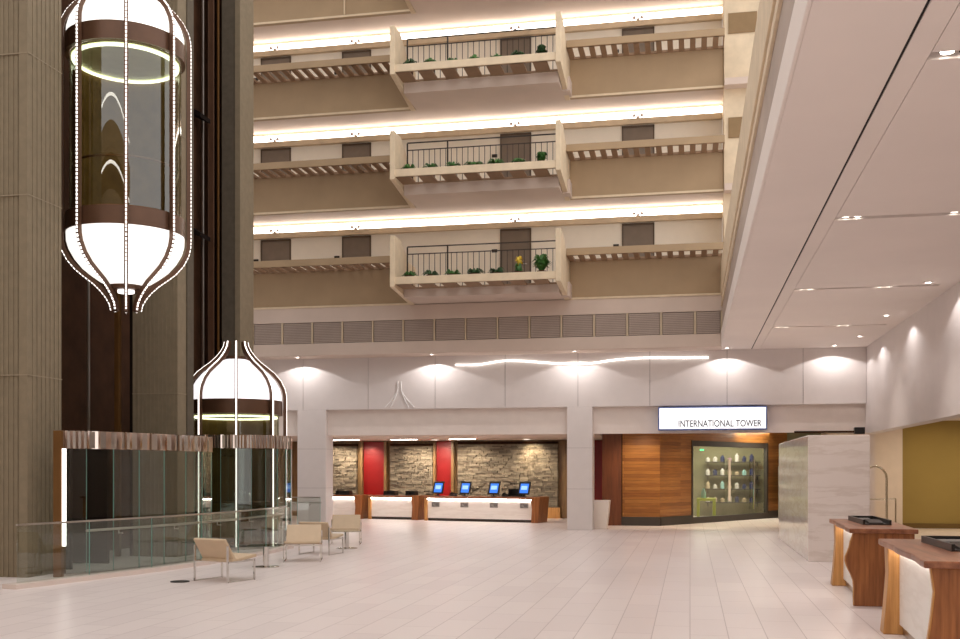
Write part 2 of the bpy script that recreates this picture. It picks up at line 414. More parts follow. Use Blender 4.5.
def monitor(x, y, rz, label):
    t = thing('monitor', label, 'monitor', (x, y, .9215), rz, 'monitors on the check-in desk')
    MB().cyl((0, .05), .11, 0, .02).build('base', M['black'], t, local=True)
    MB().box(-.02, .02, .04, .07, .02, .2).build('neck', M['black'], t, local=True)
    ti = .16
    def leaned(x0, x1, y0, y1, z0, z1):
        m_ = MB().box(x0, x1, y0, y1, z0, z1); m_.v = [(px + .1 * (pz - .1), py + ti * (pz - .1), pz) for px, py, pz in m_.v]; return m_
    leaned(-.23, .23, 0, .045, .08, .55).build('housing', M['black'], t, bevel=.008, local=True)
    s = leaned(-.165, .18, -.006, -.001, .14, .48).build('screen', M['monitor'], t, local=True)
    leaned(-.12, .13, -.010, -.007, .26, .40).build('window_pane', M['monitor_lite'], s, local=True)
    return t
rz2 = math.atan2(-1.1, 4.87)
def on_desk(s, off): # point along the long desk
    return (-9.8 + 4.75 * s + .2 * off, 38.3 - 1.07 * s + .97 * off)
mon_s = [.085, .315, .555, .80]
mon_lab = ['blue-screened monitor at the left end of the long check-in desk', 'blue-screened monitor second from the left on the long check-in desk',
           'blue-screened monitor second from the right on the long check-in desk', 'blue-screened monitor at the right end of the long check-in desk']
for s, lb in zip(mon_s, mon_lab):
    x, y = on_desk(s, .28); monitor(x, y, rz2 - .15, lb)
def phone(x, y, z, rz, label):
    t = thing('desk_phone', label, 'phone', (x, y, z), rz)
    MB().prism([(0, 0), (.24, 0), (.24, .1), (0, .03)], 'x', -.11, .11).build('body', M['black'], t, bevel=.008, local=True)
    MB().tube([(-.07, .0, .075), (-.07, .06, .105), (-.07, .16, .12), (-.07, .24, .105)], .028).build('handset', M['black'], t, smooth=True, local=True)
for s, lb in ((.20, 'black desk phone between the first two monitors'), (.64, 'black desk phone left of the rightmost monitor')):
    x, y = on_desk(s, .38); phone(x, y, .9215, rz2, lb)
def tray(x, y, z, rz, label, w=.5, h=.16):
    t = thing('desk_tray', label, 'tray', (x, y, z), rz)
    MB().box(-w / 2, w / 2, 0, .3, 0, .03).build('base', M['black'], t, local=True)
    MB().box(-w / 2, w / 2, .27, .3, .03, h).box(-w / 2, -w / 2 + .03, 0, .27, .03, h).box(w / 2 - .03, w / 2, 0, .27, .03, h).build('rim', M['black'], t, local=True)
x, y = on_desk(.72, .5); tray(x, y, .9215, rz2, 'black tray behind the monitors near the right end of the long desk', .55, .28)
tray(-11.45, 39.25, .9215, -.19, 'black tray in the middle of the shorter check-in desk')
tray(-10.55, 39.05, .9215, -.19, 'black tray at the right end of the shorter check-in desk', .4)
tray(-13.4, 39.4, .9215, -.11, 'black tray on the half hidden desk by the left pillar', .6)

# downlights in the alcove ceiling
def downlight(x, y, z, label, r=.11, lens='lamp', group=None):
    t = thing('ceiling_downlight', label, 'ceiling light', (x, y, z), 0, group)
    MB().lathe([(r, z - .015), (r + .04, z - .015), (r + .04, z), (r, z), (r, z - .015)], 16, (x, y)).build('trim_ring', M['white_wall'], t)
    MB().cyl((x, y), r, z - .006, z - .001, 16).build('lens', M[lens], t)
dl = [(-14.0, 40.0), (-13.0, 39.9), (-10.7, 39.9), (-9.7, 39.6), (-8.4, 39.8), (-6.1, 39.6)]
for i, (x, y) in enumerate(dl):
    if i in (1, 2, 4):
        t = thing('ceiling_downlight', f'long flat ceiling light over reception, {["", "leftmost", "middle", "", "rightmost"][i]} of three', 'ceiling light', (x, y - 1.2, 3.08), 0, 'long ceiling lights over reception')
        MB().box(x - .55, x + .55, y - 1.32, y - 1.08, 3.06, 3.079).build('frame', M['white_wall'], t)
        MB().box(x - .5, x + .5, y - 1.28, y - 1.12, 3.052, 3.059).build('diffuser', M['lamp'], t)
    else: downlight(x, y, 3.08, 'round ceiling light over reception, ' + {0: 'at the far left', 3: 'near the second red panel', 5: 'above the wide stone panel'}[i], .13, 'lamp', 'round ceiling lights over reception')
for x, y in dl: spot('reception_spot', (x, y, 3.0), (x, 41.0, 1.2), 150, 110, .8, (1, .86, .68))
for x in (-12.6, -9.68): spot('niche_spot', (x, 40.6, 3.03), (x, 41.2, 2.0), 22, 80, .7, (1, .85, .7))
spot('stone_spot', (-6.2, 40.3, 3.03), (-6.0, 41.1, 2.2), 90, 80, .8, (1, .82, .55))
area('reception_glow', (-9, 37.0, 3.0), (-9, 37.0, 0), 130, 10, 3, (1, .92, .86))

# ------------------------------------------------------------------ concrete lift tower
def fluted(t, x0, x1, y, z1, pitch, name, mat, joints):
    poly = [(x0, y + .4)]; x = x0; k = 0
    while x < x1 - .001:
        a = min(x + pitch * .55, x1); b = min(x + pitch, x1)
        poly += [(x, y), (a, y), (a, y + .013), (b, y + .013)]; x += pitch
    poly += [(x1, y + .4)]
    return MB().prism(poly, 'z', 0, z1).build(name, mat, t)
H = 17.5
t = thing('concrete_pier', 'wide ribbed concrete pier at the left edge beside the hanging lift', 'pier', (-12.4, 16.8, 0))
fluted(t, -13.32, -11.62, 16.6, H, .095, 'ribbed_face', M['concrete'], ())
MB().box(-11.62, -11.45, 16.58, 17.6, 0, H).build('corner_strip', M['concrete'], t)
sb = MB()
for k in range(7): sb.box(-11.45, -11.438, 16.72 + k * .13, 16.79 + k * .13, 0, H)
sb.build('side_ribs', M['concrete'], t)
for z in (3.57, 6.75, 9.25, 12.4): MB().box(-13.32, -11.434, 16.575, 17.6, z, z + .02).build('joint_line', M['joint'], t)
t = thing('concrete_pier', 'ribbed concrete pier between the two round lifts', 'pier', (-11.5, 21.5, 0))
fluted(t, -12.05, -10.98, 21.2, H, .095, 'ribbed_face', M['concrete'], ())
MB().box(-12.05, -10.95, 21.6, 21.9, 0, H).build('core', M['concrete_dark'], t)
MB().box(-12.15, -12.05, 21.25, 21.9, 0, H).build('edge_strip', M['shaft_black'], t)
for z in (3.57, 6.75, 9.25, 12.4): MB().box(-12.05, -10.97, 21.19, 21.6, z, z + .02).build('joint_line', M['joint'], t)
t = thing('concrete_pier', 'narrow dark pier at the right edge of the lift tower', 'pier', (-12.2, 27.6, 0))
MB().box(-12.8, -12.4, 27.3, 28.2, 0, H).build('core', M['concrete_dark'], t)
MB().box(-12.4, -12.25, 27.28, 28.2, 0, H).build('edge_strip', M['concrete'], t)
struct(MB().box(-13.6, -13.4, 17.02, 28.4, 0, H), 'wall_left', M['shaft'])
struct(MB().box(-13.4, -12.4, 28.2, 28.4, 0, H), 'wall_shaft_end', M['shaft'])
def rail_bar(x, y, w_, d_, m, label):
    return tag(MB().box(x - w_ / 2, x + w_ / 2, y - d_ / 2, y + d_ / 2, 0, H).build('guide_rail', M[m], None, bevel=.01), label, 'lift rail', 'lift shaft rails')
rail_bar(-12.35, 21.1, .12, .1, 'brass', 'bronze lift rail just left of the middle pier')
rail_bar(-12.75, 20.6, .05, .05, 'steel', 'thin grey lift rail in the dark recess behind the hanging lift')
rail_bar(-13.2, 19.9, .06, .05, 'steel', 'thin pale lift rail near the left pier')
rail_bar(-13.32, 19.2, .3, .1, 'brass', 'broad bronze strip at the left side of the shaft behind the hanging lift')
rail_bar(-13.22, 27.0, .06, .08, 'steel', 'pale steel lift rail right of the hanging lift')
rail_bar(-13.05, 27.15, .18, .06, 'bronze', 'brown lift rail beside the pale steel one')
rail_bar(-12.86, 27.2, .05, .06, 'brass', 'thin bronze rail next to the narrow dark pier')
for z in (11.6, 8.35):
    tag(MB().prism([(-13.4, z + .22), (-12.95, z - .05), (-12.95, z - .17), (-13.4, z + .05)], 'y', 26.3, 26.9).build('shaft_bracket', M['shaft_black']),
        ('upper' if z > 10 else 'lower') + ' dark slanted bracket in the shaft right of the hanging lift', 'bracket')

# ------------------------------------------------------------------ round lifts
UP = [(1.22, 3.52), (1.215, 3.66), (1.18, 3.82), (1.08, 4.02), (.93, 4.20), (.77, 4.33), (.60, 4.46), (.46, 4.60), (.36, 4.73), (.29, 4.86), (.265, 4.98)]
LO = [(r, -z + 3.17) for r, z in UP][::-1]
def lift(label, c, z0, lower=True):
    t = thing('glass_lift', label, 'lift', (c[0], c[1], z0 if lower else 0))
    Z = lambda pr: [(r, z + z0) for r, z in pr]
    base = LO if lower else [(1.22, -z0 + .02)]
    prof = Z(base + [(1.22, .5), (1.22, 1.5), (1.22, 2.5)] + UP)
    toward = math.atan2(-c[1], -c[0])
    for k in range(8):
        a = toward + k * PI / 4
        rb = MB().ribbon(prof, a, .075, -.06, .02, c).build('rib', M['bronze'], t)
        # beads of light along the outer edge
        bd = MB(); acc = 0; pts = []
        for p, q in zip(prof[:-1], prof[1:]):
            p = Vector(p); q = Vector(q); L = (q - p).length; n = max(1, int(round(L / .075)))
            for i in range(n): pts.append((p + (q - p) * (i / n), p + (q - p) * ((i + .62) / n)))
        if lower:
            for p, q in pts: bd.ribbon([tuple(p), tuple(q)], a, .026, .018, .034, c)
            bd.ribbon(prof, a, .03, 0, .012, c)
        else:
            bd.ribbon(prof, a, .03, .02, .032, c)
        bd.build('light_string', M['led'], rb)
    def ring(name, r0, r1, za, zb, m): MB().lathe([(r0, za), (r1, za), (r1, zb), (r0, zb), (r0, za)], 48, c).build(name, M[m], t, smooth=True)
    ring('upper_band', 1.06, 1.14, z0 + 3.15, z0 + 3.50, 'bronze')
    dm = [(1.12, 3.50), (1.115, 3.66), (1.07, 3.82), (.97, 4.0), (.82, 4.18), (.66, 4.31), (.50, 4.42), (.36, 4.50), (.26, 4.54)]
    md = 'dome' if lower else 'dome2'
    MB().lathe(Z(dm), 48, c).build('upper_dome', M[md], t, smooth=True)
    ring('upper_collar', .12, .25, z0 + 4.48, z0 + 4.62, 'bronze')
    if lower: MB().lathe(Z([(.12, 4.6), (.12, 7.0)]), 20, c).build('upper_neck', M['shaft'], t, smooth=True)
    MB().lathe([(1.06, z0 + .05), (1.06, z0 + 3.14)], 64, c).build('car_glass', M['lift_glass'], t, smooth=True)
    MB().cyl(c, 1.04, z0 - .02, z0 + .05, 40).build('car_floor', M['walnut'], t)
    MB().cyl(c, 1.04, z0 + 3.12, z0 + 3.16, 40).build('car_ceiling', M['lift_ceiling'], t)
    MB().lathe([(.95, z0 + 3.07), (1.02, z0 + 3.07), (1.02, z0 + 3.11), (.95, z0 + 3.11), (.95, z0 + 3.07)], 48, c).build('ceiling_ring_lamp', M['ring'], t, smooth=True)
    MB().lathe([(1.0, z0 + .05), (1.0, z0 + 3.1)], 24, c, toward + PI * .62, toward + PI * 1.38).build('back_panel', M['lift_back'], t, smooth=True)
    MB().tube([(c[0] + .97 * math.cos(toward + a), c[1] + .97 * math.sin(toward + a), z0 + 1.0) for a in [(-1.9 + i * 3.8 / 30) for i in range(31)]], .025).build('handrail', M['brass'], t, smooth=True)
    if lower:
        ring('lower_band', 1.06, 1.14, z0 - .33, z0 + .02, 'bronze')
        MB().lathe(Z([(r, -z + 3.17) for r, z in dm]), 48, c).build('lower_dome', M[md], t, smooth=True)
        ring('lower_collar', .2, .36, z0 - 1.42, z0 - 1.25, 'bronze')
        MB().cyl(c, .16, z0 - 1.46, z0 - 1.40, 20).build('end_lamp', M['led'], t)
    return t
C1, C2 = (-11.0, 19.1), (-11.15, 24.6)
lift('round glass lift hung high on the tower with glowing white domes', C1, 6.88)
lift('round glass lift standing at floor level behind the glass screen', C2, .12, False)

# curved glass screens with a mirrored band around the lift landings
def screen(P, label, loc, h0, h1, post):
    t = thing('glass_screen', label, 'glass screen', loc)
    bandm = MB(); base = MB(); back = MB()
    for i in range(len(P) - 1):
        p, q = Vector(P[i]), Vector(P[i + 1]); g = (q - p) * .012
        pn = MB().obox(p + g, q - g, .012, .06, h0).build('glass_panel', M['screen_glass'], t)
        MB().obox(q - g * 1.2, q - g * .2, .02, .06, h0).build('glass_edge', M['glass_edge'], pn)
        n = 5; d = (q - p) / n
        for j in range(n):
            mp = p + d * (j + .5); an = random.uniform(-.5, .5); dd = Vector((d.x * math.cos(an) - d.y * math.sin(an), d.x * math.sin(an) + d.y * math.cos(an))) * .5
            bandm.obox(mp - dd, mp + dd, .02, h0, h1)
        base.obox(p, q, .05, 0, .06); back.obox(p, q, .09, h0 + .01, h1 - .01)
    back.build('band_backing', M['steel'], t); bandm.build('mirror_band', M['mirror'], t); base.build('floor_track', M['steel'], t)
    if post:
        x, y = P[0]
        MB().box(x - .1, x + .06, y - .02, y + .14, 0, h1).build('post', M['brass'], t, bevel=.01)
        MB().box(x + .065, x + .13, y + .0, y + .03, .55, h0).build('edge_lamp', M['led_line'], t)
screen([(-10.95, 16.75), (-10.62, 17.1), (-10.38, 17.6), (-10.2, 18.2), (-10.06, 18.9), (-9.96, 19.6), (-9.9, 20.2), (-9.98, 20.8), (-10.3, 21.15)],
       'curved glass screen with mirrored top band below the hanging lift', (-10.4, 18.5, 0), 2.28, 2.6, True)
tw = math.atan2(-C2[1], -C2[0])
screen([(C2[0] + 1.38 * math.cos(tw - 1.85 + i * 3.7 / 14), C2[1] + 1.38 * math.sin(tw - 1.85 + i * 3.7 / 14)) for i in range(15)],
       'curved glass screen with mirrored top band around the floor-level lift', (C2[0], C2[1], 0), 2.42, 2.74, False)
tag(MB().box(-13.3, -11.6, 19.4, 19.5, 0, 2.4).box(-13.3, -11.6, 18.1, 18.2, 0, 2.4).build('lift_doorway', M['shaft_black']), 'dark doorway block inside the screen under the hanging lift', 'doorway')

# glass balustrade on a pale kerb
def balustrade(P, label):
    t = thing('glass_balustrade', label, 'balustrade', (P[0][0], P[0][1], 0))
    kb = MB(); tr = MB(); n = len(P)
    V = [Vector(p) for p in P]
    def nrm(i):
        d = (V[min(i + 1, n - 1)] - V[max(i - 1, 0)]).normalized(); return Vector((-d.y, d.x)), d
    e0 = V[0] - nrm(0)[1] * .15; e1 = V[-1] + nrm(n - 1)[1] * .1
    W_ = [e0] + V[1:-1] + [e1]
    L_ = [W_[i] + nrm(i)[0] * .16 for i in range(n)]; R_ = [W_[i] - nrm(i)[0] * .16 for i in range(n)]
    kb.prism(R_ + L_[::-1], 'z', 0, .075).build('kerb', M['kerb'], t)
    a_ = [V[i] + nrm(i)[0] * .02 for i in range(n)]; b_ = [V[i] - nrm(i)[0] * .02 for i in range(n)]
    tr.prism(b_ + a_[::-1], 'z', 1.0, 1.03).build('top_rail', M['steel'], t)
    for i in range(n - 1):
        p, q = V[i], V[i + 1]; g = (q - p).normalized() * .012
        pn = MB().obox(p + g, q - g, .014, .07, 1.0).build('glass_panel', M['rail_glass'], t)
        MB().obox(q - g * 1.6, q - g * .8, .016, .07, 1.0).build('glass_edge', M['glass_edge'], pn)
        if i > 0 or n < 4:
            m_ = (p + q) / 2; d = nrm(i)[0]
            MB().tube([(m_.x, m_.y, .76), (m_.x + d.x * .09, m_.y + d.y * .09, .76), (m_.x + d.x * .09, m_.y + d.y * .09, .83)], .014).build('rail_bracket', M['steel'], t, smooth=True)
    hr = [V[i] + nrm(i)[0] * .09 for i in range(n)]
    if n > 3: hr = hr[1:]
    MB().tube([(p.x, p.y, .84) for p in hr], .024).build('handrail', M['steel'], t, smooth=True)
balustrade([(-10.62, 15.1), (-10.24, 16.6), (-9.88, 18.1), (-9.62, 19.6), (-9.5, 21.1), (-9.5, 22.6), (-9.62, 24.1)], 'long curved glass balustrade on a pale kerb in front of the lifts')
balustrade([(-13.2, 32.3), (-12.5, 32.3), (-11.72, 32.3)], 'short glass balustrade in front of the left white pillar')
tag(MB().cyl((-8.5, 16.5), .16, 0, .012).build('floor_outlet', M['black']), 'small black floor outlet left of the nearest lounge chair', 'floor outlet')

# ------------------------------------------------------------------ lounge chairs and tables
def chair(label):
    t = thing('lounge_chair', label, 'chair', (0, 0, 0), 0, 'tan lounge chairs beside the balustrade')
    # faces local +Y; width along X
    W = .36
    def slab(p, q, th):
        (y0, z0), (y1, z1) = p, q; d = Vector((y1 - y0, z1 - z0)).normalized(); n = Vector((-d.y, d.x)) * th
        return MB().prism([(y0, z0), (y1, z1), (y1 + n.x, z1 + n.y), (y0 + n.x, z0 + n.y)], 'x', -W, W)
    slab((-.16, .33), (.44, .39), .055).build('seat', M['leather'], t, bevel=.015, local=True)
    slab((-.12, .36), (-.36, .72), -.05).build('backrest', M['leather'], t, bevel=.015, local=True)
    for s in (-1, 1):
        x = s * (W + .015)
        for nm, y in (('front_leg', .36), ('rear_leg', -.3)):
            MB().box(x - .012, x + .012, y - .015, y + .015, 0, .37 if y > 0 else .62).build(nm, M['chrome'], t, local=True)
        MB().box(x - .012, x + .012, -.3, .36, .0, .016).build('runner', M['chrome'], t, local=True)
        MB().box(x - .012, x + .012, -.3, .36, .33, .355).build('side_bar', M['chrome'], t, local=True)
    MB().box(-W, W, .34, .365, .33, .355).build('cross_bar', M['chrome'], t, local=True)
    return t
ch = chair('tan lounge chair nearest the camera, its back turned')
spots = [(-7.87, 16.85, -.32, None), (-7.95, 20.85, PI - .35 + .65, 'tan lounge chair facing the nearest one across the first small table'),
         (-8.2, 22.6, -.15, 'tan lounge chair back to back with the second, mostly hidden'),
         (-8.65, 25.7, PI + .25, 'farthest tan lounge chair, beside the second small table')]
for i, (x, y, rz, lb) in enumerate(spots):
    o = ch if i == 0 else copy_tree(ch)
    o.location = (x, y, 0); o.rotation_euler.z = rz
    if lb: o['label'] = lb
def side_table(x, y, label):
    t = thing('side_table', label, 'table', (x, y, 0), 0, 'small glass tables between the chairs')
    MB().lathe([(.0005, 0), (.26, 0), (.26, .012), (.06, .03), (.0005, .03)], 28).build('base', M['chrome'], t, smooth=True, local=True)
    MB().lathe([(.055, .03), (.055, .40)], 20).build('column', M['chrome'], t, smooth=True, local=True)
    MB().lathe([(.0005, .40), (.11, .40), (.11, .415), (.0005, .415)], 20).build('flange', M['chrome'], t, local=True)
    MB().lathe([(.0005, .416), (.36, .416), (.36, .43), (.0005, .43)], 36).build('glass_top', M['table_glass'], t, local=True)
side_table(-8.15, 19.35, 'small glass-topped table with chrome column between the two nearest chairs')
side_table(-8.15, 24.3, 'small glass-topped table with chrome column by the farthest chair')

# ------------------------------------------------------------------ balcony levels
YF, YB, X0, X1 = 30.0, 33.8, -8.66, -3.72
HB = [7.15, 10.26, 13.37, 16.48]
leafrng = random.Random(3)
def leaves(n, r, h, droop=.3, size=.1):
    b = MB()
    for i in range(n):
        a = leafrng.uniform(0, 2 * PI); ln = r * leafrng.uniform(.5, 1); hh = h * leafrng.uniform(.35, 1)
        d = Vector((math.cos(a), math.sin(a), 0)); s = Vector((-d.y, d.x, 0)) * size * leafrng.uniform(.3, .55)
        p0 = d * .02; p1 = d * ln * .55 + Vector((0, 0, hh)); p2 = d * ln + Vector((0, 0, hh * (1 - droop * 1.8)))
        up = Vector((0, 0, .006))
        b.add([p0 - s * .3, p0 + s * .3, p1 + s, p1 - s, p2, p0 + up, p1 + up * 3], [(0, 1, 2, 3), (3, 2, 4), (0, 3, 6, 5), (1, 5, 6, 2), (3, 4, 6), (2, 6, 4)])
    return b
def plant(x, y, z, label, kind, scale):
    t = thing('flowering_plant' if kind == 'flower' else 'potted_plant', label, 'plant', (x, y, z), leafrng.uniform(0, 6), 'plants along the balcony edges')
    MB().lathe([(.0005, 0), (.1, 0), (.14, .24), (.12, .24), (.0005, .21)], 14).build('pot', M['pot'], t, smooth=True, local=True)
    if kind == 'low': m_ = leaves(34, .32 * scale, .16 * scale, .5)
    elif kind == 'bush': m_ = leaves(70, .36 * scale, .55 * scale, .15, .14)
    else: m_ = leaves(40, .22 * scale, .35 * scale, .3)
    m_.v = [(p[0], p[1], p[2] + .2) for p in m_.v]
    m_.build('foliage', M['leaf' if leafrng.random() < .6 else 'leaf_dark'], t, local=True)
    if kind == 'flower':
        f = leaves(30, .14, .3, .2, .12); f.v = [(p[0], p[1], p[2] + .4) for p in f.v]; f.build('flowers', M['petal'], t, local=True)

def slat_ledge(t, xa, xb, y0, y1, z0, z1, pitch, slot, name='ledge', th=.07, beam='tan'):
    zt = z0 + th
    MB().box(xa, xb, y0, y0 + .06, z0, z1).build('edge_beam', M[beam], t, bevel=.008)
    b = MB().box(xa, xb, y0 + .06, y0 + .1, z0, zt).box(xa, xb, y1 - .05, y1, z0, zt)
    n = int(round((xb - xa) / pitch)); p = (xb - xa) / n
    for k in range(n):
        b.box(xa + k * p, xa + k * p + p - slot, y0 + .06, y1 - .05, z0, zt)
    b.box(xb - .03, xb, y0 + .06, y1 - .05, z0, zt)
    return b.build(name, M['shaded_slat'], t)
door_n = 0
for k, B in enumerate(HB):
    Lv = LEV[k]; F = B + .45; E_ = .06 if k == 0 else .14
    # slab / ceiling of the level below
    struct(MB().box(XL, 1.0, YT + .15, YB + .3, B + .02, F).box(X0 + .1, X1 + .15, YF + 1.7, YT + .16, B + .02, F).box(X0 + .1, X1 - .09, YF + .96, YF + 1.7, B + .02, B + .2 + E_), 'floor_gallery', M['underside'])
    # parapets left and right
    for side, xa, xb in (('left', XL, X0 - .08), ('right', X1 + .09, .99)):
        t = thing('parapet', f'tan parapet with slatted ledge on the {side} side of the {Lv} gallery', 'parapet', ((xa + xb) / 2, YT, B), 0, 'gallery parapets')
        MB().box(xa, xb, YT, YT + .15, B, B + 1.17).build('wall_panel', M['tan'], t)
        slat_ledge(t, xa, xb, YT - 1.0, YT, B + 1.17, B + 1.38, .33, .17)
        MB().box(xa, xb, YT - .03, YT, B, B + .06).build('bottom_lip', M['cream'], t)
    # projecting balcony
    t = thing('balcony', f'{Lv} projecting balcony with side fins and slatted edge', 'balcony', ((X0 + X1) / 2, YF, B), 0, 'projecting balconies')
    for xx in (X0, X1):
        MB().prism([(YF, B + .12 + E_), (YF, B + 1.70), (YF + .7, B + 1.70), (YF + 1.6, B + 1.2), (YT + .14, B + 1.2), (YT + .14, B - .02)], 'x', xx - .07, xx + .08).build('side_fin', M['cream'], t, bevel=.01)
    slat_ledge(t, X0 + .08, X1 - .07, YF + .04, YF + .95, B + .20 + E_, B + .42 + E_, .68, .27, 'slatted_edge', .05, 'cream')
    # railing
    if k < 3:
        yr = YF + 1.0; F0 = F; F = F + .03 + .06 * k; xa, xb = X0 + .2, X1 - .1
        t = thing('metal_railing', f'thin dark metal railing on the {Lv} balcony', 'railing', ((xa + xb) / 2, yr, F), 0, 'balcony railings')
        MB().box(xa, xb, yr - .02, yr + .02, F + 1.06, F + 1.09).build('top_rail', M['iron'], t)
        MB().box(xa, xb, yr - .015, yr + .015, F + .84, F + .865).build('middle_rail', M['iron'], t)
        for xp in (xa, xa + 1.26, xb): MB().box(xp - .02, xp + .02, yr - .02, yr + .02, B + .2 + E_, F + 1.06).build('post', M['iron'], t)
        nb = 27
        for i in range(1, nb):
            x = xa + (xb - xa) * i / nb
            MB().box(x - .009, x + .009, yr - .009, yr + .009, B + .2 + E_, F + .84).build('baluster', M['iron'], t)
    F = B + .45
    # corridor back wall, cove and doors
    if k < 3:
        zc = HB[k + 1] + .02
        struct(MB().box(XL, .99, YB, YB + .2, F, zc), f'wall_gallery_{k + 1}', M['gallery'])
        struct(MB().box(XL, .99, YB - .13, YB - .10, B + 2.64, B + 2.82).box(XL, .99, YB - .10, YB, B + 2.64, B + 2.70), f'trim_{11 + k}', M['cream'])
        t = thing('cove_light', f'long warm cove light along the ceiling of the {Lv} gallery', 'cove light', (-8, YB - .1, B + 2.72), 0, 'gallery cove lights')
        MB().box(XL, .98, YB - .09, YB - .01, B + 2.70, B + 2.74).build('housing', M['cream'], t)
        MB().prism([(YB - .085, B + 2.75), (YB - .02, B + 3.05), (YB - .01, B + 3.04), (YB - .07, B + 2.74)], 'x', XL, .98).build('glow_strip', M['cove'], t)  # glowing strip stands in for the lamp-lit wall above the lip
        dx = [(-14.36, -13.36), (-11.45, -10.52), (-6.04, -5.1), (-2.09, -1.15)] if k < 3 else []
        for i, (a, b) in enumerate(dx):
            door_n += 1
            fr = struct(MB().box(a - .04, a, YB - .05, YB, F, F + 2.14).box(b, b + .04, YB - .05, YB, F, F + 2.14).box(a - .04, b + .04, YB - .05, YB, F + 2.1, F + 2.16), f'door_{door_n}', M['door_frame'])
            MB().box(a, b, YB - .025, YB - .003, F, F + 2.1).build('door_leaf', M['door'], fr)
            MB().tube([(b - .1, YB - .03, F + 1.0), (b - .1, YB - .07, F + 1.0), (b - .22, YB - .07, F + 1.0)], .012).build('door_handle', M['steel'], fr)
            nm = ['far left', 'left', 'balcony', 'right'][i]
            tag(MB().box(a - .32, a - .14, YB - .03, YB - .003, F + 1.42, F + 1.52).build('room_sign', M['iron']), f'small dark room sign beside the {nm} door of the {Lv} gallery', 'sign', 'room signs')
            t = thing('wall_lamp', f'twin white lamp above the {nm} door of the {Lv} gallery', 'lamp', ((a + b) / 2, YB - .15, B + 2.82), 0, 'lamps above the gallery doors')
            MB().box((a + b) / 2 - .05, (a + b) / 2 + .05, YB - .15, YB - .1, B + 2.82, B + 2.88).build('bracket', M['white_wall'], t)
            for s in (-.12, .12):
                MB().lathe([(.0005, B + 2.84), (.06, B + 2.85), (.05, B + 2.93), (.0005, B + 2.94)], 12, ((a + b) / 2 + s, YB - .16)).build('lamp_head', M['white_wall'], t, smooth=True)
        # plants on the slatted edge
        n = 7
        for i in range(n):
            x = X0 + .42 + (X1 - X0 - .95) * i / (n - 1)
            kind, sc = 'low', leafrng.uniform(.9, 1.25)
            if k == 0 and i == n - 1: kind, sc = 'bush', .95
            if k == 0 and i == n - 2: kind, sc = 'flower', .8
            if k >= 1 and i == n - 1: kind, sc = 'bush', .6
            lab = {'low': 'low green plant', 'bush': 'bushy green plant', 'flower': 'yellow flowering plant'}[kind]
            plant(x, YF + .42, B + .26 + E_, f'{lab} on the {Lv} balcony edge, {ORD[i]} from the left', kind, sc)
struct(MB().box(XL, 1.0, YB, YB + .2, HB[3] + .4, HB[3] + 3.2), 'wall_gallery_4', M['cream'])
tag(MB().tube([(-10.9, YT - .035, 16.56), (-10.9, YT - .035, 17.6)], .03, 6).build('conduit', M['cream']), 'thin pale pipe on the topmost tan parapet', 'pipe')

# corner pier right of the galleries
t = thing('corner_pier', 'cream corner pier where the galleries meet the hall soffit', 'pier', (1.5, YT, 5.9))
MB().box(1.0, 2.6, YT - .1, YB + .2, 6.01, 18).build('shaft', M['cream'], t)
for B in HB[1:]:
    MB().box(1.12, 1.95, YT - .14, YT - .1, B + 2.75 - 1.2, B + 3.35 - 1.2).build('recess_panel', M['pier_recess'], t)
    MB().box(1.0, 2.0, YT - .5, YT - .1, B - .1, B + .1).build('ledge', M['underside'], t)

# ------------------------------------------------------------------ wall ornaments
pts = [(-7.44, 5.30), (-7.0, 5.29), (-6.62, 5.30), (-6.2, 5.36), (-5.8, 5.40), (-5.2, 5.38), (-4.68, 5.33), (-4.0, 5.27), (-3.4, 5.25), (-2.9, 5.28), (-2.46, 5.34), (-1.8, 5.39), (-1.22, 5.40), (-.3, 5.38), (.75, 5.37)]
sm = []
for i in range(len(pts) - 1):
    for s in range(4):
        u = s / 4; p0 = pts[max(i - 1, 0)]; p1 = pts[i]; p2 = pts[i + 1]; p3 = pts[min(i + 2, len(pts) - 1)]
        sm.append(tuple(.5 * (2 * p1[j] + (p2[j] - p0[j]) * u + (2 * p0[j] - 5 * p1[j] + 4 * p2[j] - p3[j]) * u * u + (3 * p1[j] - p0[j] - 3 * p2[j] + p3[j]) * u ** 3) for j in (0, 1)))
tag(MB().tube([(x, YW - .06, z) for x, z in sm], .03).build('light_line', M['led_line'], smooth=True), 'wavy white light line across the top of the lower white wall', 'light')
em = MB()
for s in (-1, 1):
    for sp in (1.0, .55):
        pr_ = []
        for i in range(9):
            u = i / 8; x = s * (.05 + .42 * sp * max(0, 1 - u * 1.5) ** 1.3 + .03 * (1 - u)); pr_.append((-9.32 + x, YW - .03, 3.95 + .85 * u))
        em.tube(pr_, .016, 6)
tag(em.build('wall_emblem', M['relief'], smooth=True), 'small white flaring line emblem on the lower white wall', 'emblem')

# recessed wall washers in the fascia underside
for i, x in enumerate((-12.62, -8.1, -3.52, 1.1, 4.2)):
    zz = SZ
    downlight(x, 32.6, zz, f'small downlight washing the lower white wall, {ORD[i]} from the left', .06, 'lamp', 'wall washer downlights')
    spot('wall_washer', (x, 32.6, zz - .03), (x, 32.61, 0), 55, 140, .12, (1, .97, .96), .03)
for i, y in enumerate((30.5, 26.5, 22.0)):
    downlight(4.6, y, SZ, ['far', 'middle', 'near'][i] + ' downlight washing the right-hand white wall', .06, 'lamp', 'right wall washers')
    spot('right_washer', (4.6, y, SZ - .03), (4.61, y, 0), 40, 134, .2, (1, .97, .97), .03)

